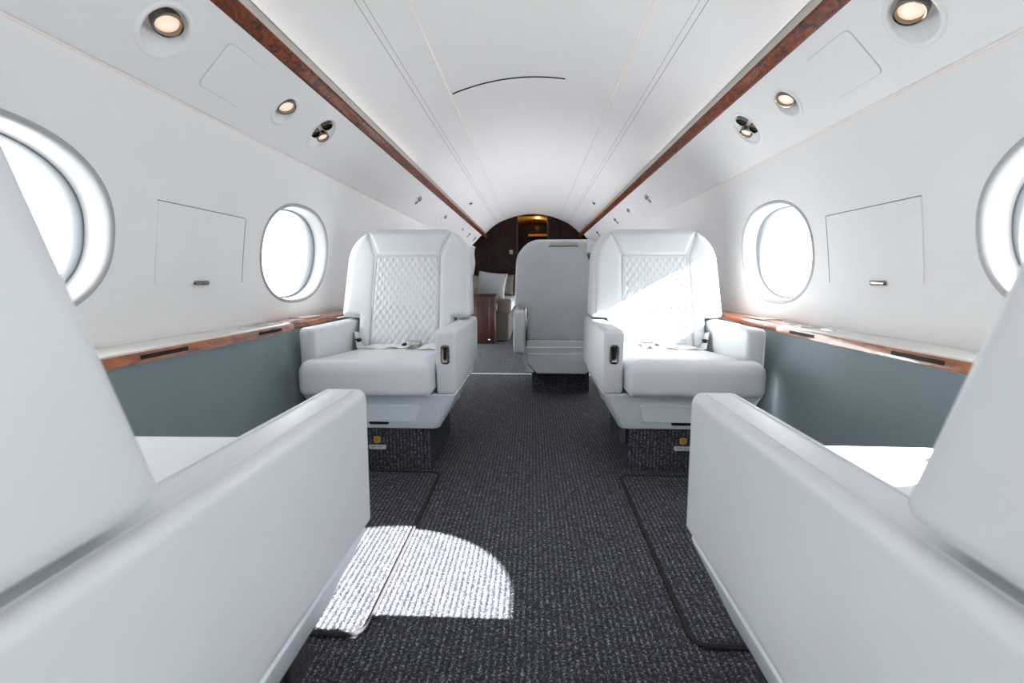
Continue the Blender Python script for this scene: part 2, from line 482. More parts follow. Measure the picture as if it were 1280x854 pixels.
# overhead service panels with holes for the lamps (t runs up the 45 degree slope)
PA, PB = Vector((.988, 1.283)), Vector((.802, 1.478))
PL = (PB - PA).length; PT = (PB - PA).normalized(); PN = Vector((-PT.y, PT.x))       # PN points inwards-down
if PN.x > 0: PN = -PN
def psu(s, y, t, out=0.0):
    p = PA + PT * t + PN * out
    return Vector((s * p.x, y, p.y))
LAMPS = {-1: [(1.225, .138, 'big'), (1.795, .142, 'small'), (2.095, .150, 'trio')], 1: [(1.245, .138, 'big'), (1.800, .142, 'small'), (2.110, .150, 'trio')]}
LR = {'big': .066, 'small': .054, 'trio': .074}
def overhead(s, wall):
    bm = bmesh.new(); fn = lambda y, t: psu(s, y, t)
    y = Y0
    for yc, tc, k in LAMPS[s]:
        r = LR[k]
        sheet(bm, y, yc - .098, 0, PL, fn, 4, 4)
        cell_with_hole(bm, yc - .098, yc + .098, 0, PL, yc, tc, r, r, fn, 48, 3)
        y = yc + .098
    sheet(bm, y, 7.75, 0, PL, fn, 6, 4)
    # curled lower lip back to the wall
    sheet(bm, Y0, 7.75, 0, 1, lambda yy, t: Vector((s * (.988 + .022 * t), yy, 1.283 - .004 * math.sin(t * math.pi / 2))), 6, 3)
    # closed end towards the bulkhead
    e = [Vector((s * a, 7.75, b)) for a, b in ((.988, 1.283), (.802, 1.478), (.80, 1.56), (1.04, 1.56), (1.04, 1.283))]
    bm.faces.new([bm.verts.new(v) for v in e])
    bmesh.ops.remove_doubles(bm, verts=bm.verts[:], dist=1e-5)
    o = finish(bm, 'overhead_panel', 'overhead', wall, angle=50)
    # mask compartment door
    y0, y1, t0, t1 = 1.405, 1.605, .065, .215
    bm = bmesh.new()
    loft(bm, [(y0, t0), (y1, t0), (y1, t1), (y0, t1)], .018, [(0, -.001), (0, .0022), (.002, .003), (.01, .003)], lambda a, b, h: psu(s, a, b, h))
    d = finish(bm, 'compartment_door', 'overhead', o)
    bm = bmesh.new()
    q = fillet([Vector(p) for p in ((y0, t0), (y1, t0), (y1, t1), (y0, t1))], [.018] * 4, 6)
    tube(bm, [psu(s, p.x, p.y, .0002) for p in q], .0012, 6, True)
    finish(bm, 'door_gap', 'seam', d)
    # no lamp: the lip's pinkish shadow line, put in as a faint glow
    bm = bmesh.new(); n = 10
    tube(bm, [Vector((s * .998, Y0 + (7.6 - Y0) * k / n, 1.2775)) for k in range(n + 1)], .0022, 6)
    finish(bm, 'glow_strip', 'cove', o)
    # upper closing board behind the wood rail
    bm = bmesh.new(); sheet(bm, Y0, Y1, 0, 1, lambda yy, t: Vector((s * (.802 + .02 * t), yy, 1.478 + .10 * t)), 4, 1)
    finish(bm, 'rail_backing', 'champagne', o)
    # outer skirt so that no daylight leaks above the sidewall
    bm = bmesh.new(); sheet(bm, Y0 - .1, Y1 + .2, 0, 1, lambda yy, t: Vector((s * (1.30 - .3 * t), yy, 1.30 + .32 * t)), 2, 2)
    sheet(bm, Y0 - .1, Y1 + .2, 0, 1, lambda yy, t: Vector((s * (.97 + .33 * t), yy, 1.322 - .02 * t)), 2, 2)
    finish(bm, 'outer_skirt', 'wall', o)
overhead(-1, wall_left); overhead(1, wall_right)

# lamps in the overhead panels
def frame_at(s, y, t):
    o = psu(s, y, t)
    nz = Vector((s * PN.x, 0, PN.y))            # out of the panel, into the cabin
    ax = Vector((0, 1, 0)); up = Vector((s * PT.x, 0, PT.y))
    return o, ax, up, nz
def lamp(s, yc, tc, kind, label):
    o, ax, up, nz = frame_at(s, yc, tc); r = LR[kind]
    root = empty('reading_light', o)
    fn = lambda x, y, h: ax * x + up * y + nz * h
    bm = bmesh.new()
    lathe(bm, [(r + .010, .0004), (r + .007, .003), (r + .001, .0045), (r - .004, .003), (r - .007, -.004)], 48, fn)
    finish(bm, 'bezel', 'white', root, angle=70)
    # scooped bowl, deepest towards the top
    bm = bmesh.new(); n = 36; rings = []
    for q in range(9):
        f = q / 8; rr = (r - .006) * (1 - f) ** .75 if q < 8 else .002
        rings.append([bm.verts.new(fn(rr * math.cos(2 * math.pi * k / n), rr * math.sin(2 * math.pi * k / n) + r * .30 * f, -.004 - r * (.62 if kind != 'trio' else .22) * math.sin(f * math.pi / 2))) for k in range(n)])
    for a, b in zip(rings, rings[1:]):
        for k in range(n): bm.faces.new((a[k], a[(k + 1) % n], b[(k + 1) % n], b[k]))
    bm.faces.new(rings[-1])
    finish(bm, 'bowl', 'white', root, angle=80)
    def eye(px, py, er, dirv, depth, lit):
        # chrome barrel with a lens, pointing along dirv
        d = Vector(dirv).normalized(); u = d.orthogonal().normalized(); v = d.cross(u)
        c = Vector((px, py, depth))
        g = lambda x, y, h: fn(*(c + u * x + v * y + d * h))
        bm = bmesh.new()
        lathe(bm, [(er * 1.12, -.014), (er * 1.12, .004), (er * 1.05, .007), (er * .93, .006), (er * .88, .0), (er * .86, -.006)], 28, g)
        e = finish(bm, 'eyeball_ring', 'dark_chrome', root, angle=50)
        bm = bmesh.new(); rg = lathe(bm, [(er * .88, -.004), (er * .6, -.001), (er * .2, .0005)], 28, g); bm.faces.new(rg[-1])
        finish(bm, 'lens' if lit else 'nozzle', 'lens' if lit else 'black', e, angle=80)
    dn = (0, -.62, .78)
    if kind != 'trio':
        eye(.004, r * .24, r * (.48 if kind == 'big' else .56), (-.18, -.30, .93), -r * .12, True)
        ld = bpy.data.lights.new('reading_lamp', 'SPOT'); ld.energy = 1.6 if kind == 'big' else .8; ld.color = (1, .78, .56); ld.spot_size = R(80); ld.spot_blend = .8; ld.shadow_soft_size = r * .4
        lo = bpy.data.objects.new('reading_lamp', ld); COL.objects.link(lo); lo.parent = root
        lo.location = fn(0, 0, .012); lo.rotation_euler = Vector((s * -.15, 0, -1)).to_track_quat('-Z', 'Y').to_euler()
    else:
        eye(.030, -.012, .024, (-.15, -.30, .93), -.006, True)
        eye(-.004, .038, .021, (-.10, -.25, .95), -.004, False)
        eye(-.036, -.016, .018, (-.10, -.20, .95), -.004, False)
    tag(root, label, 'light', 'lights in the overhead panels')
for s, side in ((-1, 'left'), (1, 'right')):
    for (yc, tc, k) in LAMPS[s]:
        lamp(s, yc, tc, k, {'big': 'large round recessed reading light at the top edge, %s overhead panel',
                            'small': 'small round recessed reading light beyond the compartment door, %s overhead panel',
                            'trio': 'cluster of reading light, air nozzle and speaker eyeballs, %s overhead panel'}[k] % side)

# distant, smaller lamp clusters farther down the overhead panels
def small_cluster(s, yc, tc, n, label):
    o, ax, up, nz = frame_at(s, yc, tc)
    root = empty('air_nozzle_cluster', o)
    fn = lambda x, y, h: ax * x + up * y + nz * h
    bm = bmesh.new()
    loft(bm, [(-.055, -.045), (.055, -.045), (.055, .045), (-.055, .045)], .04, [(0, -.001), (0, .002), (.004, .0045), (.02, .005)], fn)
    finish(bm, 'cover_plate', 'white', root)
    for k in range(n):
        px, py = [(-.022, .018), (.022, .012), (.0, -.022)][k]
        bm = bmesh.new()
        rg = lathe(bm, [(.017, .004), (.017, .011), (.013, .013), (.009, .009), (.004, .008)], 18, lambda x, y, h: fn(x + px, y + py, h)); bm.faces.new(rg[-1])
        finish(bm, 'nozzle', 'dark_chrome', root)
    tag(root, label, 'air nozzle', 'lights in the overhead panels')
small_cluster(-1, 3.80, .15, 3, 'first distant air nozzle cluster past the white seat, left overhead panel')
small_cluster(-1, 4.90, .15, 2, 'second distant nozzle pair past the white seat, left overhead panel')
small_cluster(-1, 6.10, .15, 2, 'nozzle pair just before the wood rail joint, left overhead panel')
small_cluster(-1, 6.75, .15, 3, 'nozzle cluster nearest but one to the dark bulkhead, left overhead panel')
small_cluster(-1, 7.40, .15, 3, 'nozzle cluster nearest the dark bulkhead, left overhead panel')
small_cluster(1, 3.80, .15, 3, 'first distant air nozzle cluster above the white seat, right overhead panel')
small_cluster(1, 4.50, .15, 2, 'second distant nozzle pair above the white seat, right overhead panel')
small_cluster(1, 5.20, .15, 3, 'third distant nozzle cluster above the white seat, right overhead panel')
small_cluster(1, 6.60, .15, 3, 'nozzle cluster nearest the dark bulkhead, right overhead panel')

# burl wood rails
def rail(s, name, label):
    root = empty(name, (s * .80, 3.0, 1.48))
    def seg(y0, y1, nm):
        bm = bmesh.new()
        # section in (x, z), glossy wood nose
        sec = [(.806, 1.474), (.796, 1.477), (.776, 1.503), (.773, 1.512), (.779, 1.519), (.806, 1.519)]
        pts = [Vector((s * a - s * .80, b - 1.48)) for a, b in sec]
        ra = [.002, .006, .006, .005, .004, .002]
        loft(bm, pts, ra, [(0, y0), (0, y1)], lambda x, y, h: Vector((x, h - 3.0, y)), n=4)
        return finish(bm, nm, 'burl', root, angle=40)
    seg(Y0, 5.70, 'wood_rail'); seg(5.72, Y1, 'wood_rail')
    bm = bmesh.new(); box(bm, -.03, .004, 2.701, 2.719, -.004, .038)
    for v in bm.verts: v.co.x *= s
    finish(bm, 'joint_clip', 'chrome', root)
    bm = bmesh.new()
    sheet(bm, Y0, Y1, 0, 1, lambda y, t: Vector((s * (.806 - .80 - .009 * t), y - 3.0, 1.5195 - 1.48 + .046 * t)), 4, 3)
    finish(bm, 'metal_strip', 'champagne', root)
    bm = bmesh.new(); box(bm, .790 - .80, .804 - .80, Y0 - 3.0, 3.4 - 3.0, 1.5192 - 1.48, 1.5215 - 1.48)  # glowing strip hidden on the rail, added to brighten the ceiling
    for v in bm.verts: v.co.x *= s
    finish(bm, 'upwash_light', 'upwash', root)
    tag(root, label, 'trim', kind='structure')
rail(-1, 'trim_1', 'glossy burl wood rail along the left overhead panel')
rail(1, 'trim_2', 'glossy burl wood rail along the right overhead panel')

# ceiling: arched centre panel, two side panels, glowing cove lines
ceil = empty('ceiling', (0, 3.0, 1.8))
tag(ceil, 'white arched cabin ceiling with lit cove lines', 'ceiling', kind='structure')
off = Vector((0, 3.0, 1.8))
def cz(x): return 1.878 - .085 * (x / .45) ** 2
bm = bmesh.new(); sheet(bm, Y0, 2.790, -.447, .447, lambda y, x: Vector((x, y, cz(x))) - off, 3, 28)
finish(bm, 'centre_panel', 'ceil', ceil, angle=60)
bm = bmesh.new(); sheet(bm, 2.790, Y1, -.447, .447, lambda y, x: Vector((x, y, cz(x) + .0)) - off, 3, 28)
finish(bm, 'centre_panel', 'ceil', ceil, angle=60)
bm = bmesh.new()
pts = [Vector((-.44 + .62 * k / 24, 2.79, cz(-.44 + .62 * k / 24) - .001)) - off for k in range(25)]
tube(bm, pts, .0042, 6)
finish(bm, 'open_joint', 'black', ceil)
for s in (-1, 1):
    def sp(t):   # side panel section from rail to cove
        a, b = Vector((.795, 1.566)), Vector((.452, 1.790)); n = Vector((.224, .343)).normalized()
        p = a + (b - a) * t + n * (.055 * 4 * t * (1 - t) * .5)
        return p
    for t0, t1 in ((0, .60), (.6045, .662), (.6655, 1.0)):
        bm = bmesh.new(); sheet(bm, Y0, Y1, t0, t1, lambda y, t: Vector((s * sp(t).x, y, sp(t).y)) - off, 3, 10)
        finish(bm, 'side_panel', 'ceil', ceil, angle=60)
    bm = bmesh.new(); sheet(bm, Y0, Y1, .59, .68, lambda y, t: Vector((s * (sp(t).x + .004), y, sp(t).y + .005)) - off, 3, 3)
    finish(bm, 'seam_backing', 'groove', ceil)
    bm = bmesh.new(); sheet(bm, Y0, Y1, 0, 1, lambda y, t: Vector((s * (.452 - .005 * t), y, 1.790 + .004 * t)) - off, 3, 1)
    finish(bm, 'cove_light', 'cove', ceil)
# outer hull over everything (keeps daylight out)
bm = bmesh.new()
sheet(bm, Y0 - .2, 10.3, -1.0, 1.0, lambda y, t: Vector((1.25 * math.sin(t * 1.2), y, 1.05 + .95 * math.cos(t * 1.2))) - off, 2, 24)
finish(bm, 'hull_skin', 'wall', ceil)

# end wall behind the camera
bm = bmesh.new(); box(bm, -1.3, 1.3, Y0 - .06, Y0, -.05, 2.1)
tag(finish(bm, 'wall_front', 'wall', smooth=False), 'white end wall of the cabin behind the camera', 'wall', kind='structure')

# aft bulkhead with doorway
bh = empty('wall_back', (0, Y1, 0))
tag(bh, 'dark mahogany bulkhead with an open doorway at the end of the aisle', 'wall', kind='structure')
bm = bmesh.new(); box(bm, -1.2, -.262, -.0, .06, 0, 2.0); finish(bm, 'bulkhead_panel', 'mahogany', bh, smooth=False)
bm = bmesh.new(); box(bm, .262, 1.2, -.0, .06, 0, 2.0); finish(bm, 'bulkhead_panel', 'mahogany', bh, smooth=False)
bm = bmesh.new(); box(bm, -.262, .262, -.0, .06, 1.848, 2.0); finish(bm, 'bulkhead_header', 'mahogany', bh, smooth=False)
for x in (-.262, .262):
    bm = bmesh.new(); rbox(bm, x - .014, x + .014, -.014, .05, 0, 1.86, .004); finish(bm, 'door_frame', 'mahogany_red', bh)
bm = bmesh.new(); tube(bm, [(-.80, -.003, 1.405), (-.40, -.003, 1.05), (-.30, -.003, .97)], .006, 6); finish(bm, 'panel_joint', 'binding', bh)
bm = bmesh.new(); rbox(bm, -.40, -.33, -.012, 0, 1.20, 1.28, .004); finish(bm, 'switch_plate', 'dark_chrome', bh)
# vestibule behind the doorway
bm = bmesh.new(); box(bm, -.42, -.40, .06, 1.5, 0, 1.9); finish(bm, 'vestibule_side', 'mahogany', bh, smooth=False)
bm = bmesh.new(); box(bm, .40, .42, .06, 1.5, 0, 1.9); finish(bm, 'vestibule_side', 'mahogany', bh, smooth=False)
bm = bmesh.new(); sheet(bm, .06, 1.5, -.42, .42, lambda y, x: Vector((x, y, 1.872 - .07 * (x / .42) ** 2)), 2, 14); finish(bm, 'vestibule_ceiling', 'amber', bh)
bm = bmesh.new()
arch = [(-.40, 0), (.40, 0), (.40, 1.76)] + [(.40 - .8 * k / 12, 1.76 + .05 * math.sin(math.pi * k / 12)) for k in range(1, 12)] + [(-.40, 1.76)]
loft(bm, arch, 0.0, [(0, .95), (0, 1.0)], lambda x, z, h: Vector((x, h, z)), n=1)
finish(bm, 'inner_partition', 'mahogany', bh, smooth=False)
bm = bmesh.new(); rbox(bm, -.08, .34, .88, .95, 1.585, 1.625, .004); finish(bm, 'brass_shelf', 'amber', bh)
bm = bmesh.new(); box(bm, -.45, .45, 1.5, 1.54, 0, 2.0); finish(bm, 'vestibule_end', 'amber', bh, smooth=False)
bm = bmesh.new(); rg = lathe(bm, [(.038, 1.868), (.034, 1.862), (.012, 1.858)], 20, lambda x, y, h: Vector((x + .09, y + .45, h))); bm.faces.new(rg[-1])
finish(bm, 'vestibule_downlight', 'vlamp', bh)
ld = bpy.data.lights.new('vestibule_lamp', 'POINT'); ld.energy = 1.6; ld.color = (1, .66, .28); ld.shadow_soft_size = .04
lo = bpy.data.objects.new('vestibule_lamp', ld); COL.objects.link(lo); lo.location = (.09, Y1 + .45, 1.79)

# ------------------------------------------------------------------ side consoles with wooden ledges
def console(s, label):
    root = empty('side_console', (s * 1.0, .8, 0))
    L = lambda x, y, z: Vector((s * x - s * 1.0, y - .8, z))
    y0, y1 = -.40, 1.895
    bm = bmesh.new()
    loft(bm, [(y0, .0), (y1 - .006, .0), (y1 - .006, .574), (y0, .574)], .004, [(0, 1.06), (0, .964), (.002, .962), (.006, .962)], lambda y, z, h: L(h, y, z))
    finish(bm, 'console_panel', 'panel', root)
    bm = bmesh.new()   # ledge board, plan outline with rounded inner end
    loft(bm, [(.956, y0), (1.098, y0), (1.098, y1), (.956, y1)], [.004, .004, .004, .022], [(.006, .571), (.001, .572), (0, .574), (0, .600), (.0015, .604), (.005, .606), (.012, .6065)], lambda x, y, z: L(x, y, z), n=8)
    led = finish(bm, 'ledge', 'ledge', root, angle=50)
    bm = bmesh.new()   # burl edge band along the ledge front
    loft(bm, [(.953, y0), (.965, y0), (.965, y1 + .002), (.953, y1 + .002)], [.002, .002, .008, .012], [(.002, .5735), (0, .575), (0, .5985), (.002, .601)], lambda x, y, z: L(x, y, z), n=5)
    finish(bm, 'wood_edge', 'burl_light', root, angle=50)
    for a, b in ((1.125, 1.290), (1.640, 1.795)):
        bm = bmesh.new()
        loft(bm, [(a, .583), (b, .583), (b, .594), (a, .594)], .002, [(0, .9545), (0, .9522), (.001, .952)], lambda y, z, h: L(h, y, z))
        finish(bm, 'slot', 'black', root)
    # flush cup holder with chrome rim
    c = (1.035, 1.80)
    fn = lambda x, y, h: L(c[0] + x, c[1] + y, h)
    bm = bmesh.new()
    lathe(bm, [(.041, .6068), (.040, .609), (.037, .6095), (.033, .608)], 36, fn)
    cup = finish(bm, 'cup_holder_rim', 'chrome', root, angle=60)
    bm = bmesh.new(); rg = lathe(bm, [(.034, .6082), (.020, .6075), (.004, .6075)], 36, fn); bm.faces.new(rg[-1])
    finish(bm, 'cup_holder_lid', 'dark_chrome', cup)
    bm = bmesh.new()
    loft(bm, [(c[0] - .010, c[1] - .13), (c[0] + .010, c[1] - .13), (c[0] + .010, c[1] - .06), (c[0] - .010, c[1] - .06)], .006, [(0, .6062), (0, .608), (.002, .6085)], lambda x, y, h: L(x, y, h))
    finish(bm, 'lever_plate', 'chrome', root)
    tag(root, label, 'console', 'side consoles below the windows')
    # lower run behind the facing seat
    low = empty('side_rail', (s * 1.02, 2.9, 0))
    L2 = lambda x, y, z: Vector((s * x - s * 1.02, y - 2.9, z))
    bm = bmesh.new()
    loft(bm, [(1.915, .0), (3.80, .0), (3.80, .572), (1.915, .572)], .003, [(0, 1.04), (0, .995), (.003, .992), (.008, .992)], lambda y, z, h: L2(h, y, z))
    finish(bm, 'lower_panel', 'panel', low)
    bm = bmesh.new()
    loft(bm, [(.992, 1.905), (1.098, 1.905), (1.098, 2.72), (1.046, 3.0), (1.046, 3.82), (.992, 3.82)], [.006, .002, .01, .01, .002, .01], [(.003, .567), (0, .570), (0, .590), (.004, .600), (.012, .605), (.016, .606)], lambda x, y, z: L2(x, y, z), n=5)
    finish(bm, 'wood_rail', 'burl_light', low, angle=50)
    bm = bmesh.new(); rbox(bm, -.02, .06, -.80, -.66, .606, .610, .002)
    for v in bm.verts: v.co.x *= s
    finish(bm, 'control_plate', 'ledge' , low)
    tag(low, label.replace('grey side console with wood-edged ledge', 'low wooden side rail behind the facing seat'), 'rail')
console(-1, 'grey side console with wood-edged ledge below the left windows')
console(1, 'grey side console with wood-edged ledge below the right windows')

# ------------------------------------------------------------------ armchairs (local front = -Y, inboard side = +X * ib)
HW = .3175
cu = bpy.data.curves.new('lettering_curve', 'FONT'); cu.body = 'LIFE VEST'; cu.size = .0118; cu.align_x = 'CENTER'; cu.align_y = 'CENTER'; cu.extrude = .0002
_t = bpy.data.objects.new('lettering_source', cu)
LETTERS = bpy.data.meshes.new_from_object(_t); LETTERS.name = 'lettering'; LETTERS.materials.clear(); LETTERS.materials.append(M['ink'])
bpy.data.objects.remove(_t)
TILT = math.tan(R(17))
def make_chair(ib, rear_detail=False):
    root = empty('cabin_armchair')
    V = lambda x, y, z: Vector((x, y, z))
    XY = lambda x, y, h: Vector((x * ib, y, h))
    # --- pedestal wrapped in carpet
    bm = bmesh.new()
    loft(bm, [(-.20, -.265), (.20, -.265), (.20, .22), (-.20, .22)], .02, [(0, .0005), (0, .20)], XY)
    ped = finish(bm, 'pedestal', 'carpet', root)
    bm = bmesh.new(); rbox(bm, -.056, .016, -.268, -.2645, .086, .104, .001, .002)
    for v in bm.verts: v.co.x *= ib
    st = finish(bm, 'sticker', 'sticker', ped); st['label'] = 'white life vest sticker'
    tx = bpy.data.objects.new('lettering', LETTERS); COL.objects.link(tx); tx.parent = ped
    tx.location = (-.020 * ib, -.2684, .095); tx.rotation_euler = (R(90), 0, 0)
    bm = bmesh.new()
    loft(bm, [(-.033, .113), (-.007, .113), (-.007, .139), (-.033, .139)], .006, [(0, -.2645), (0, -.267), (.001, -.2675)], lambda x, z, h: V(x * ib, h, z))
    ic = finish(bm, 'emblem', 'gold', ped); ic['label'] = 'gold square life vest emblem'
    bm = bmesh.new(); tube(bm, [(-.020 * ib + .006 * math.cos(2 * math.pi * k / 16), -.2678, .126 + .006 * math.sin(2 * math.pi * k / 16)) for k in range(16)], .0013, 5, True)
    finish(bm, 'emblem_ring', 'ink', ped)
    for sx in ((-1,) if ib < 0 else ()):
        bm = bmesh.new(); rbox(bm, -.010, .010, -.03, .03, .10, .19, .006)
        for v in bm.verts: v.co += Vector((sx * .212, -.21, 0))
        finish(bm, 'track_fitting', 'chrome', root)
    # --- tapered lower shell
    bm = bmesh.new(); rings = []
    for w, yf, yr, z, rc in ((.232, -.265, .27, .178, .03), (.240, -.285, .285, .182, .03), (.246, -.292, .29, .192, .03), (.310, -.310, .315, .318, .03), (.313, -.312, .318, .326, .03), (.309, -.309, .315, .330, .028)):
        rings.append([bm.verts.new(XY(p.x, p.y, z)) for p in fillet([Vector(q) for q in ((-w, yf), (w, yf), (w, yr), (-w, yr))], [rc] * 4, 5)])
    for a, b in zip(rings, rings[1:]):
        for k in range(len(a)): bm.faces.new((a[k], a[(k + 1) % len(a)], b[(k + 1) % len(a)], b[k]))
    bm.faces.new(rings[0]); bm.faces.new(rings[-1])
    sh = finish(bm, 'shell', 'shell', root, angle=35)
    # footrest flap on the sloping front
    def ff(x, z, h):
        t = (z - .192) / .126
        return Vector((x * ib, -.292 - .018 * t - h, z))
    bm = bmesh.new()
    loft(bm, [(-.150, .212), (.150, .212), (.172, .283), (-.172, .283)], .008, [(0, -.004), (0, .004), (.002, .006), (.008, .006)], ff)
    fl = finish(bm, 'footrest_flap', 'shell', sh)
    bm = bmesh.new()
    loft(bm, [(-.035, .200), (.035, .200), (.045, .2115), (-.045, .2115)], .005, [(0, -.002), (0, .003)], ff)
    finish(bm, 'finger_pull', 'black', sh)
    # --- inboard arm (tall padded side) and outboard arm
    def arm(x0, x1, zb, yf, name, rt=.022):
        bm = bmesh.new()
        pts = [(yf + .004, zb), (.43, zb), (.43, .584), (yf, .586)]
        r = .016
        prof = pillow_profile(x0, x1, r, r, 5)
        loft(bm, pts, [.012, .03, .03, rt], prof, lambda y, z, h: Vector((h * ib, y, z)), n=7)
        return finish(bm, name, 'leather', root, angle=45)
    a1 = arm(.238, HW, .330, -.32, 'armrest')
    a2 = arm(-HW, -.243, .300, -.285, 'armrest')
    # stitched welt along the inboard arm's outer edges
    for xx in (.256, .300):
        bm = bmesh.new()
        tube(bm, [(xx * ib, y, .5866 - .002 * (y + .32) / .69) for y in (-.29, -.1, .1, .34)], .0008, 6)
        finish(bm, 'stitched_seam', 'leather', a1)
    # control in the arm's front: chrome recess with lever
    cxm = .277
    bm = bmesh.new()
    loft(bm, [(cxm - .017, .452), (cxm + .017, .452), (cxm + .017, .527), (cxm - .017, .527)], .011, [(0, -.318), (0, -.3225), (.003, -.324), (.006, -.3225)], lambda x, z, h: V(x * ib, h, z))
    ct = finish(bm, 'control_plate', 'dark_chrome', a1); ct['label'] = 'dark chrome seat control in the armrest front'
    bm = bmesh.new(); loft(bm, [(cxm - .006, .470), (cxm + .006, .470), (cxm + .006, .518), (cxm - .006, .518)], .004, [(0, -.3228), (0, -.3242), (.001, -.3245)], lambda x, z, h: V(x * ib, h, z)); finish(bm, 'lever_slot', 'black', ct)
    bm = bmesh.new(); rbox(bm, cxm - .010, cxm + .010, -.331, -.323, .458, .466, .002)
    for v in bm.verts: v.co.x *= ib
    finish(bm, 'lever', 'chrome', ct)
    # --- seat cushion, its nose widening in front of the outboard arm
    bm = bmesh.new()
    pts = [(-.280, -.395), (.234, -.395), (.234, .17), (-.238, .17), (-.238, -.292), (-.280, -.292)]
    def cush(x, y, h):
        d = max(0, (h - .335) / .14)
        crown = .010 * (1 - (x / .26) ** 2) * d
        return Vector((x * ib, y, h + crown - .028 * d * sstep(-.3, .2, y)))
    loft(bm, pts, [.030, .024, .02, .01, .006, .014], pillow_profile(.333, .472, .030, .046, 7), cush, n=6)
    cs = finish(bm, 'seat_cushion', 'leather', root, angle=60)
    # --- backrest: upper part overhangs the arms, lower part stands between them
    zt = 1.03
    def lean(x, z, h, ref=.60):
        k = (z - .60)
        nar = 1 - .07 * max(0, (z - .62) / .41) ** 1.5
        curve = .010 * (x / .30) ** 2
        if h > .04: h = .04 + (h - .04) * (1 - .55 * sstep(.58, 1.0, z))
        return Vector((x * nar * ib, .150 + k * TILT + h - curve, z))
    ol = [(-.232, .36), (.232, .36), (.232, .592), (.316, .596), (.316, zt), (-.316, zt), (-.316, .596), (-.232, .590)]
    rd = [.02, .02, .006, .022, .150, .150, .022, .006]
    # front centre is filled behind the quilt
    bm = bmesh.new()
    profA = [(.06, .002), (.046, .002), (.030, .004), (.016, .010), (.006, .019), (.001, .030), (0, .042), (0, .150), (.004, .170), (.014, .184), (.030, .190), (.05, .191)]
    loft(bm, ol, rd, profA, lean, n=8)
    bk = finish(bm, 'backrest', 'leather', root, angle=60)
    # padded border around the quilt: four mitred bolsters
    qx, q0, q1 = .162, .44, .893
    def bolster(poly):
        bm = bmesh.new()
        loft(bm, poly, .004, [(0, .016), (.001, .007), (.006, .000), (.012, -.004), (.020, -.006), (.026, -.0065)], lean, n=3)
        finish(bm, 'bolster', 'leather', bk, angle=70)
    ox, oz = .296, zt - .016
    bolster([(-qx, q1), (qx, q1), (.222, oz), (-.222, oz)])
    for sg in (-1, 1):
        poly = [(qx, .44), (.224, .44), (.224, .604), (ox, .612), (ox, .86), (.288, .92), (.262, .975), (.226, oz - .001), (qx + .001, q1 - .001)]
        bolster([(sg * a, b) for a, b in poly])
    # diamond quilted panel
    bm = bmesh.new(); nx, nz = 108, 150; g = []
    for j in range(nz + 1):
        z = q0 + (q1 - q0) * j / nz; row = []
        for i in range(nx + 1):
            x = -qx + 2 * qx * i / nx
            px, pz = .0325, .046
            u, v = x / px + z / pz, x / px - z / pz
            du = abs(u - round(u)); dv = abs(v - round(v))
            puff = (min(du, .5) * 2) ** .38 * (min(dv, .5) * 2) ** .38
            e = min(1, (qx - abs(x)) / .012, (q1 - z) / .012, 1)
            row.append(bm.verts.new(lean(x, z, .005 - .0062 * puff * max(0, e) - .006)))
        g.append(row)
    for j in range(nz):
        for i in range(nx): bm.faces.new((g[j][i], g[j][i + 1], g[j + 1][i + 1], g[j + 1][i]))
    q = finish(bm, 'quilted_panel', 'leather', bk, angle=180); q['label'] = 'diamond quilted white leather panel'
    bm = bmesh.new()
    pth = [(-qx, .45), (-qx, .6), (-qx, .75), (-qx, q1), (0, q1), (qx, q1), (qx, .75), (qx, .6), (qx, .45)]
    tube(bm, [lean(x, z, -.003) for x, z in pth], .0016, 6); finish(bm, 'panel_seam', 'seam', bk)
    # --- seat belt
    zc = lambda x, y: .482 - .028 * sstep(-.3, .2, y) + .010 * (1 - (x / .26) ** 2) - .008
    bm = bmesh.new()
    pp = [(-.225, .105, .53), (-.215, .095, .490)] + [(-.20 + .235 * k / 10, .078 - .020 * math.sin(k * .5), 0) for k in range(11)]
    pp = [(a, b, c if c else zc(a, b) + .006 + .003 * math.sin(i * 1.7)) for i, (a, b, c) in enumerate(pp)]
    ribbon(bm, [(a * ib, b, c) for a, b, c in pp], .042, .003, lambda i: (0, 1, .30 + .2 * math.sin(i * 1.3)))
    belt = finish(bm, 'seat_belt', 'strap', root)
    bm = bmesh.new()
    pp = [(.228, .11, .53), (.222, .09, .492), (.19, .07, 0), (.15, .055, 0), (.11, .050, 0), (.075, .065, 0), (.10, .03, 0), (.15, .015, 0), (.19, .025, 0)]
    pp = [(a, b, c if c else zc(a, b) + .006 + .008 * (i % 2)) for i, (a, b, c) in enumerate(pp)]
    ribbon(bm, [(a * ib, b, c) for a, b, c in pp], .040, .003, lambda i: (0, 1, .40))
    finish(bm, 'seat_belt', 'strap', root)
    bm = bmesh.new()
    loft(bm, [(.03, .030), (.095, .030), (.095, .080), (.03, .080)], .006, pillow_profile(.477, .494, .003, .004, 2), XY)
    b = finish(bm, 'buckle', 'chrome', belt)
    bm = bmesh.new(); rbox(bm, .012, .030, .025, .082, .474, .484, .003)
    for v in bm.verts: v.co.x *= ib
    finish(bm, 'buckle_bar', 'black', belt)
    for sx in (-.214, .214):
        bm = bmesh.new(); rbox(bm, sx - .012, sx + .012, .075, .105, .484, .500, .004)
        for v in bm.verts: v.co.x *= ib
        finish(bm, 'belt_anchor', 'black', belt)
    # --- rear covers
    bm = bmesh.new()
    def rear(x, z, h):
        return Vector((x * ib, .272 + h, z))
    loft(bm, [(-.232, .292), (.232, .292), (.232, .372), (-.232, .372)], .006, [(0, -.02), (0, .034), (.004, .038), (.01, .038)], rear); finish(bm, 'rear_band', 'leather', root)
    bm = bmesh.new()
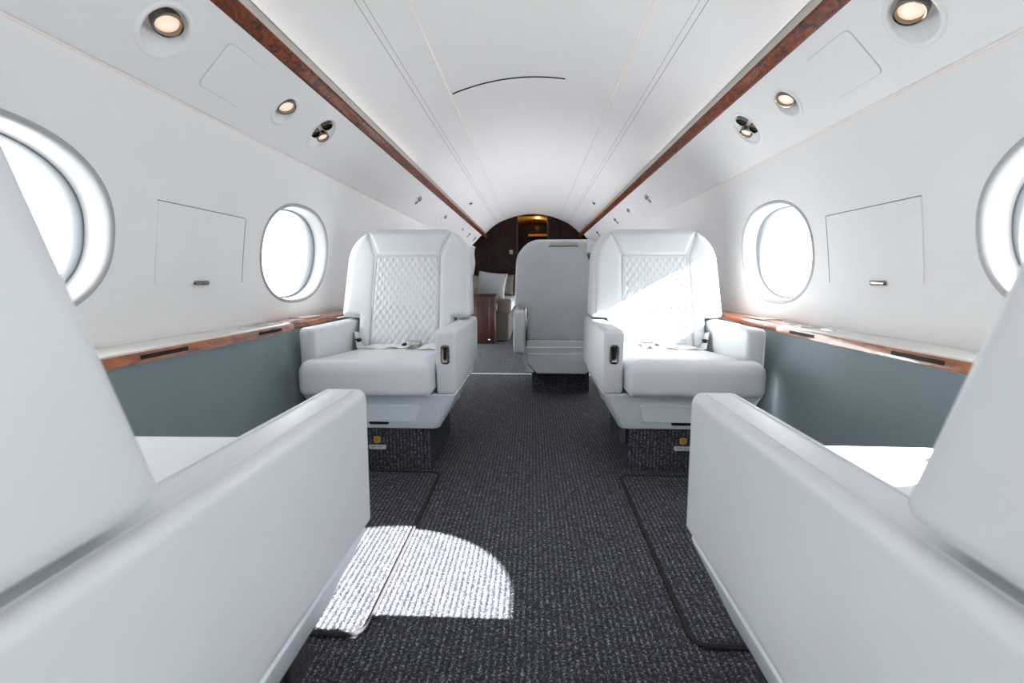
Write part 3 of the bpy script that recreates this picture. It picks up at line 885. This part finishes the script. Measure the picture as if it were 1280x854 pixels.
    loft(bm, [(-.165, .150), (.165, .150), (.232, .232), (.232, .288), (-.232, .288), (-.232, .232)], .008, [(0, -.02), (0, .040), (.004, .046), (.012, .047)], rear); finish(bm, 'rear_cover', 'leather', root)
    for sg in (-1, 1):
        bm = bmesh.new()
        loft(bm, [(sg * .172, .150), (sg * .236, .165), (sg * .240, .228)], .006, [(0, -.02), (0, .034), (.004, .038)], rear); finish(bm, 'corner_cover', 'leather', root)
    if rear_detail:
        # recessed grab handle and fold-down hook on the back of the seat
        bm = bmesh.new()
        loft(bm, [(-.096, .992), (.096, .992), (.096, 1.012), (-.096, 1.012)], .004, [(0, .150), (0, .212), (.003, .216), (.006, .216)], lambda x, z, h: lean(x, z, h)); finish(bm, 'grab_handle', 'leather_grey', bk)
        bm = bmesh.new()
        loft(bm, [(-.100, .984), (.100, .984), (.100, .991), (-.100, .991)], .002, [(0, .150), (0, .196)], lambda x, z, h: lean(x, z, h)); finish(bm, 'handle_gap', 'groove', bk)
        bm = bmesh.new()
        loft(bm, [(.150, .945), (.225, .945), (.225, 1.005), (.150, 1.005)], .008, [(0, .15), (0, .245), (.004, .252), (.01, .253)], lambda x, z, h: lean(-x * ib, z, h)); hk = finish(bm, 'hook_housing', 'white', bk)
        bm = bmesh.new()
        loft(bm, [(.165, .905), (.212, .905), (.222, .944), (.154, .944)], .008, [(0, .15), (0, .225), (.004, .230)], lambda x, z, h: lean(-x * ib, z, h)); finish(bm, 'coat_hook', 'dark_chrome', bk)
    return root

chL = make_chair(1); chR = make_chair(-1)
def put(c, x, y, rz, label, group='white cabin armchairs'):
    c.location = (x, y, 0); c.rotation_euler = (0, 0, rz)
    tag(c, label, 'armchair', group)
# near chairs are turned round, so their inboard side flips
nR = copy_tree(chL); nL = copy_tree(chR)
put(chL, -.605, 2.145, 0, 'white quilted armchair facing the camera on the left side of the aisle')
put(chR, .605, 2.178, 0, 'white quilted armchair facing the camera on the right, brightly sunlit')
put(nL, -.605, .522, math.pi, 'large near white armchair seen from behind at the left frame edge')
put(nR, .605, .520, math.pi, 'large near white armchair seen from behind at the right frame edge')
third = make_chair(-1, True)
put(third, .205, 3.49, math.pi, 'distant white armchair turned away, its plain back showing mid-aisle')

# ------------------------------------------------------------------ aft lounge
cab = empty('side_cabinet', (-.70, 6.0, 0))
bm = bmesh.new(); rbox(bm, -.30, .26, -.24, .0, .0, .585, .006); finish(bm, 'cabinet_body', 'mahogany_red', cab)
bm = bmesh.new(); rbox(bm, -.30, .275, -.255, .0, .585, .605, .005); finish(bm, 'cabinet_top', 'mahogany_red', cab)
for x in (-.13, .03, .19):
    bm = bmesh.new(); rbox(bm, x - .005, x + .005, -.247, -.239, .05, .56, .002); finish(bm, 'panel_strip', 'mahogany_red', cab)
bm = bmesh.new(); rg = lathe(bm, [(.012, -.24), (.012, -.252), (.004, -.256)], 14, lambda x, y, h: Vector((.19 + x, h, .05 + y))); bm.faces.new(rg[-1]); finish(bm, 'knob', 'chrome', cab)
tag(cab, 'dark red mahogany side cabinet at the near end of the divan', 'cabinet')

dv = empty('divan', (-.62, 7.15, 0))
bm = bmesh.new(); rbox(bm, -.36, .335, -1.14, 1.2, 0, .36, .02); finish(bm, 'base', 'sofa', dv)
bm = bmesh.new(); rbox(bm, -.36, .365, -1.145, .02, .36, .50, .045, .05, 4); finish(bm, 'seat_cushion', 'leather', dv)
bm = bmesh.new(); rbox(bm, -.36, .365, .03, 1.19, .36, .50, .045, .05, 4); finish(bm, 'seat_cushion', 'leather', dv)
bm = bmesh.new(); rbox(bm, .18, .362, -1.152, -1.05, .34, .535, .035, .03, 4); finish(bm, 'arm_end', 'beige', dv)
bm = bmesh.new(); rbox(bm, -.375, -.25, -1.14, 1.19, .50, .84, .05, .04, 4); finish(bm, 'backrest', 'beige', dv)
tag(dv, 'grey divan with pale seat along the left wall of the aft lounge', 'sofa')

def pillow(name, mat, loc, w, h, t, rot, label):
    bm = bmesh.new(); n = 20; g = {}
    for side in (1, -1):
        for i in range(n + 1):
            for j in range(n + 1):
                u, v = 2 * i / n - 1, 2 * j / n - 1
                if side == -1 and (i in (0, n) or j in (0, n)): g[(side, i, j)] = g[(1, i, j)]; continue
                k = ((1 - u * u) * (1 - v * v)) ** .55
                pin = 1 - .07 * (1 - abs(u * v) ** 2) * max(abs(u), abs(v)) ** 4
                g[(side, i, j)] = bm.verts.new((u * w / 2 * pin, side * t / 2 * k, v * h / 2 * pin + h / 2))
        for i in range(n):
            for j in range(n):
                bm.faces.new((g[(side, i, j)], g[(side, i + 1, j)], g[(side, i + 1, j + 1)], g[(side, i, j + 1)]))
    o = finish(bm, name, mat, angle=180)
    o.location = loc; o.rotation_euler = rot
    tag(o, label, 'pillow')
pillow('throw_pillow', 'pillow', (-.55, 6.21, .516), .40, .36, .13, (R(-10), R(6), R(-14)), 'pale grey throw pillow leaning behind the mahogany side cabinet')
pillow('throw_pillow', 'beige', (-.52, 8.16, .505), .42, .36, .14, (R(-12), 0, R(-8)), 'beige throw pillow at the bulkhead end of the divan')

tb = empty('lounge_table', (.20, 5.45, 0))
bm = bmesh.new(); rbox(bm, -.375, .40, -.33, .30, .600, .630, .008, .04); finish(bm, 'table_top', 'burl_light', tb)
bm = bmesh.new(); rbox(bm, -.06, .06, -.10, .10, .02, .600, .01); finish(bm, 'pedestal', 'mahogany_red', tb)
bm = bmesh.new(); rbox(bm, -.18, .18, -.2, .2, .0005, .022, .006); finish(bm, 'foot_plate', 'champagne', tb)
tag(tb, 'wood topped lounge table half hidden behind the distant armchair', 'table')

# small air nozzles in the ceiling side panels
def ceiling_nozzle(s, y, label):
    a, b = Vector((.795, 1.566)), Vector((.452, 1.790)); t = .28
    n = Vector((.224, .343)).normalized()
    p = a + (b - a) * t + n * (.11 * t * (1 - t))
    root = empty('ceiling_nozzle', (s * p.x, y, p.y)); nz = Vector((-s * n.x, 0, -n.y)); up = Vector((s * (b - a).normalized().x, 0, (b - a).normalized().y)); ax = Vector((0, 1, 0))
    fn = lambda x, yy, h: ax * x + up * yy + nz * h
    bm = bmesh.new(); loft(bm, [(-.06, -.035), (.06, -.035), (.06, .035), (-.06, .035)], .02, [(0, -.001), (0, .004), (.004, .006)], fn); finish(bm, 'cover_plate', 'white', root)
    for k in (-1, 1):
        bm = bmesh.new(); rg = lathe(bm, [(.016, .005), (.016, .011), (.009, .012), (.004, .009)], 16, lambda x, yy, h: fn(x + k * .024, yy, h)); bm.faces.new(rg[-1]); finish(bm, 'nozzle', 'dark_chrome', root)
    tag(root, label, 'air nozzle')
ceiling_nozzle(-1, 5.65, 'small nozzle plate high on the ceiling, left of the aisle')
ceiling_nozzle(1, 5.70, 'small nozzle plate high on the ceiling, right of the aisle')
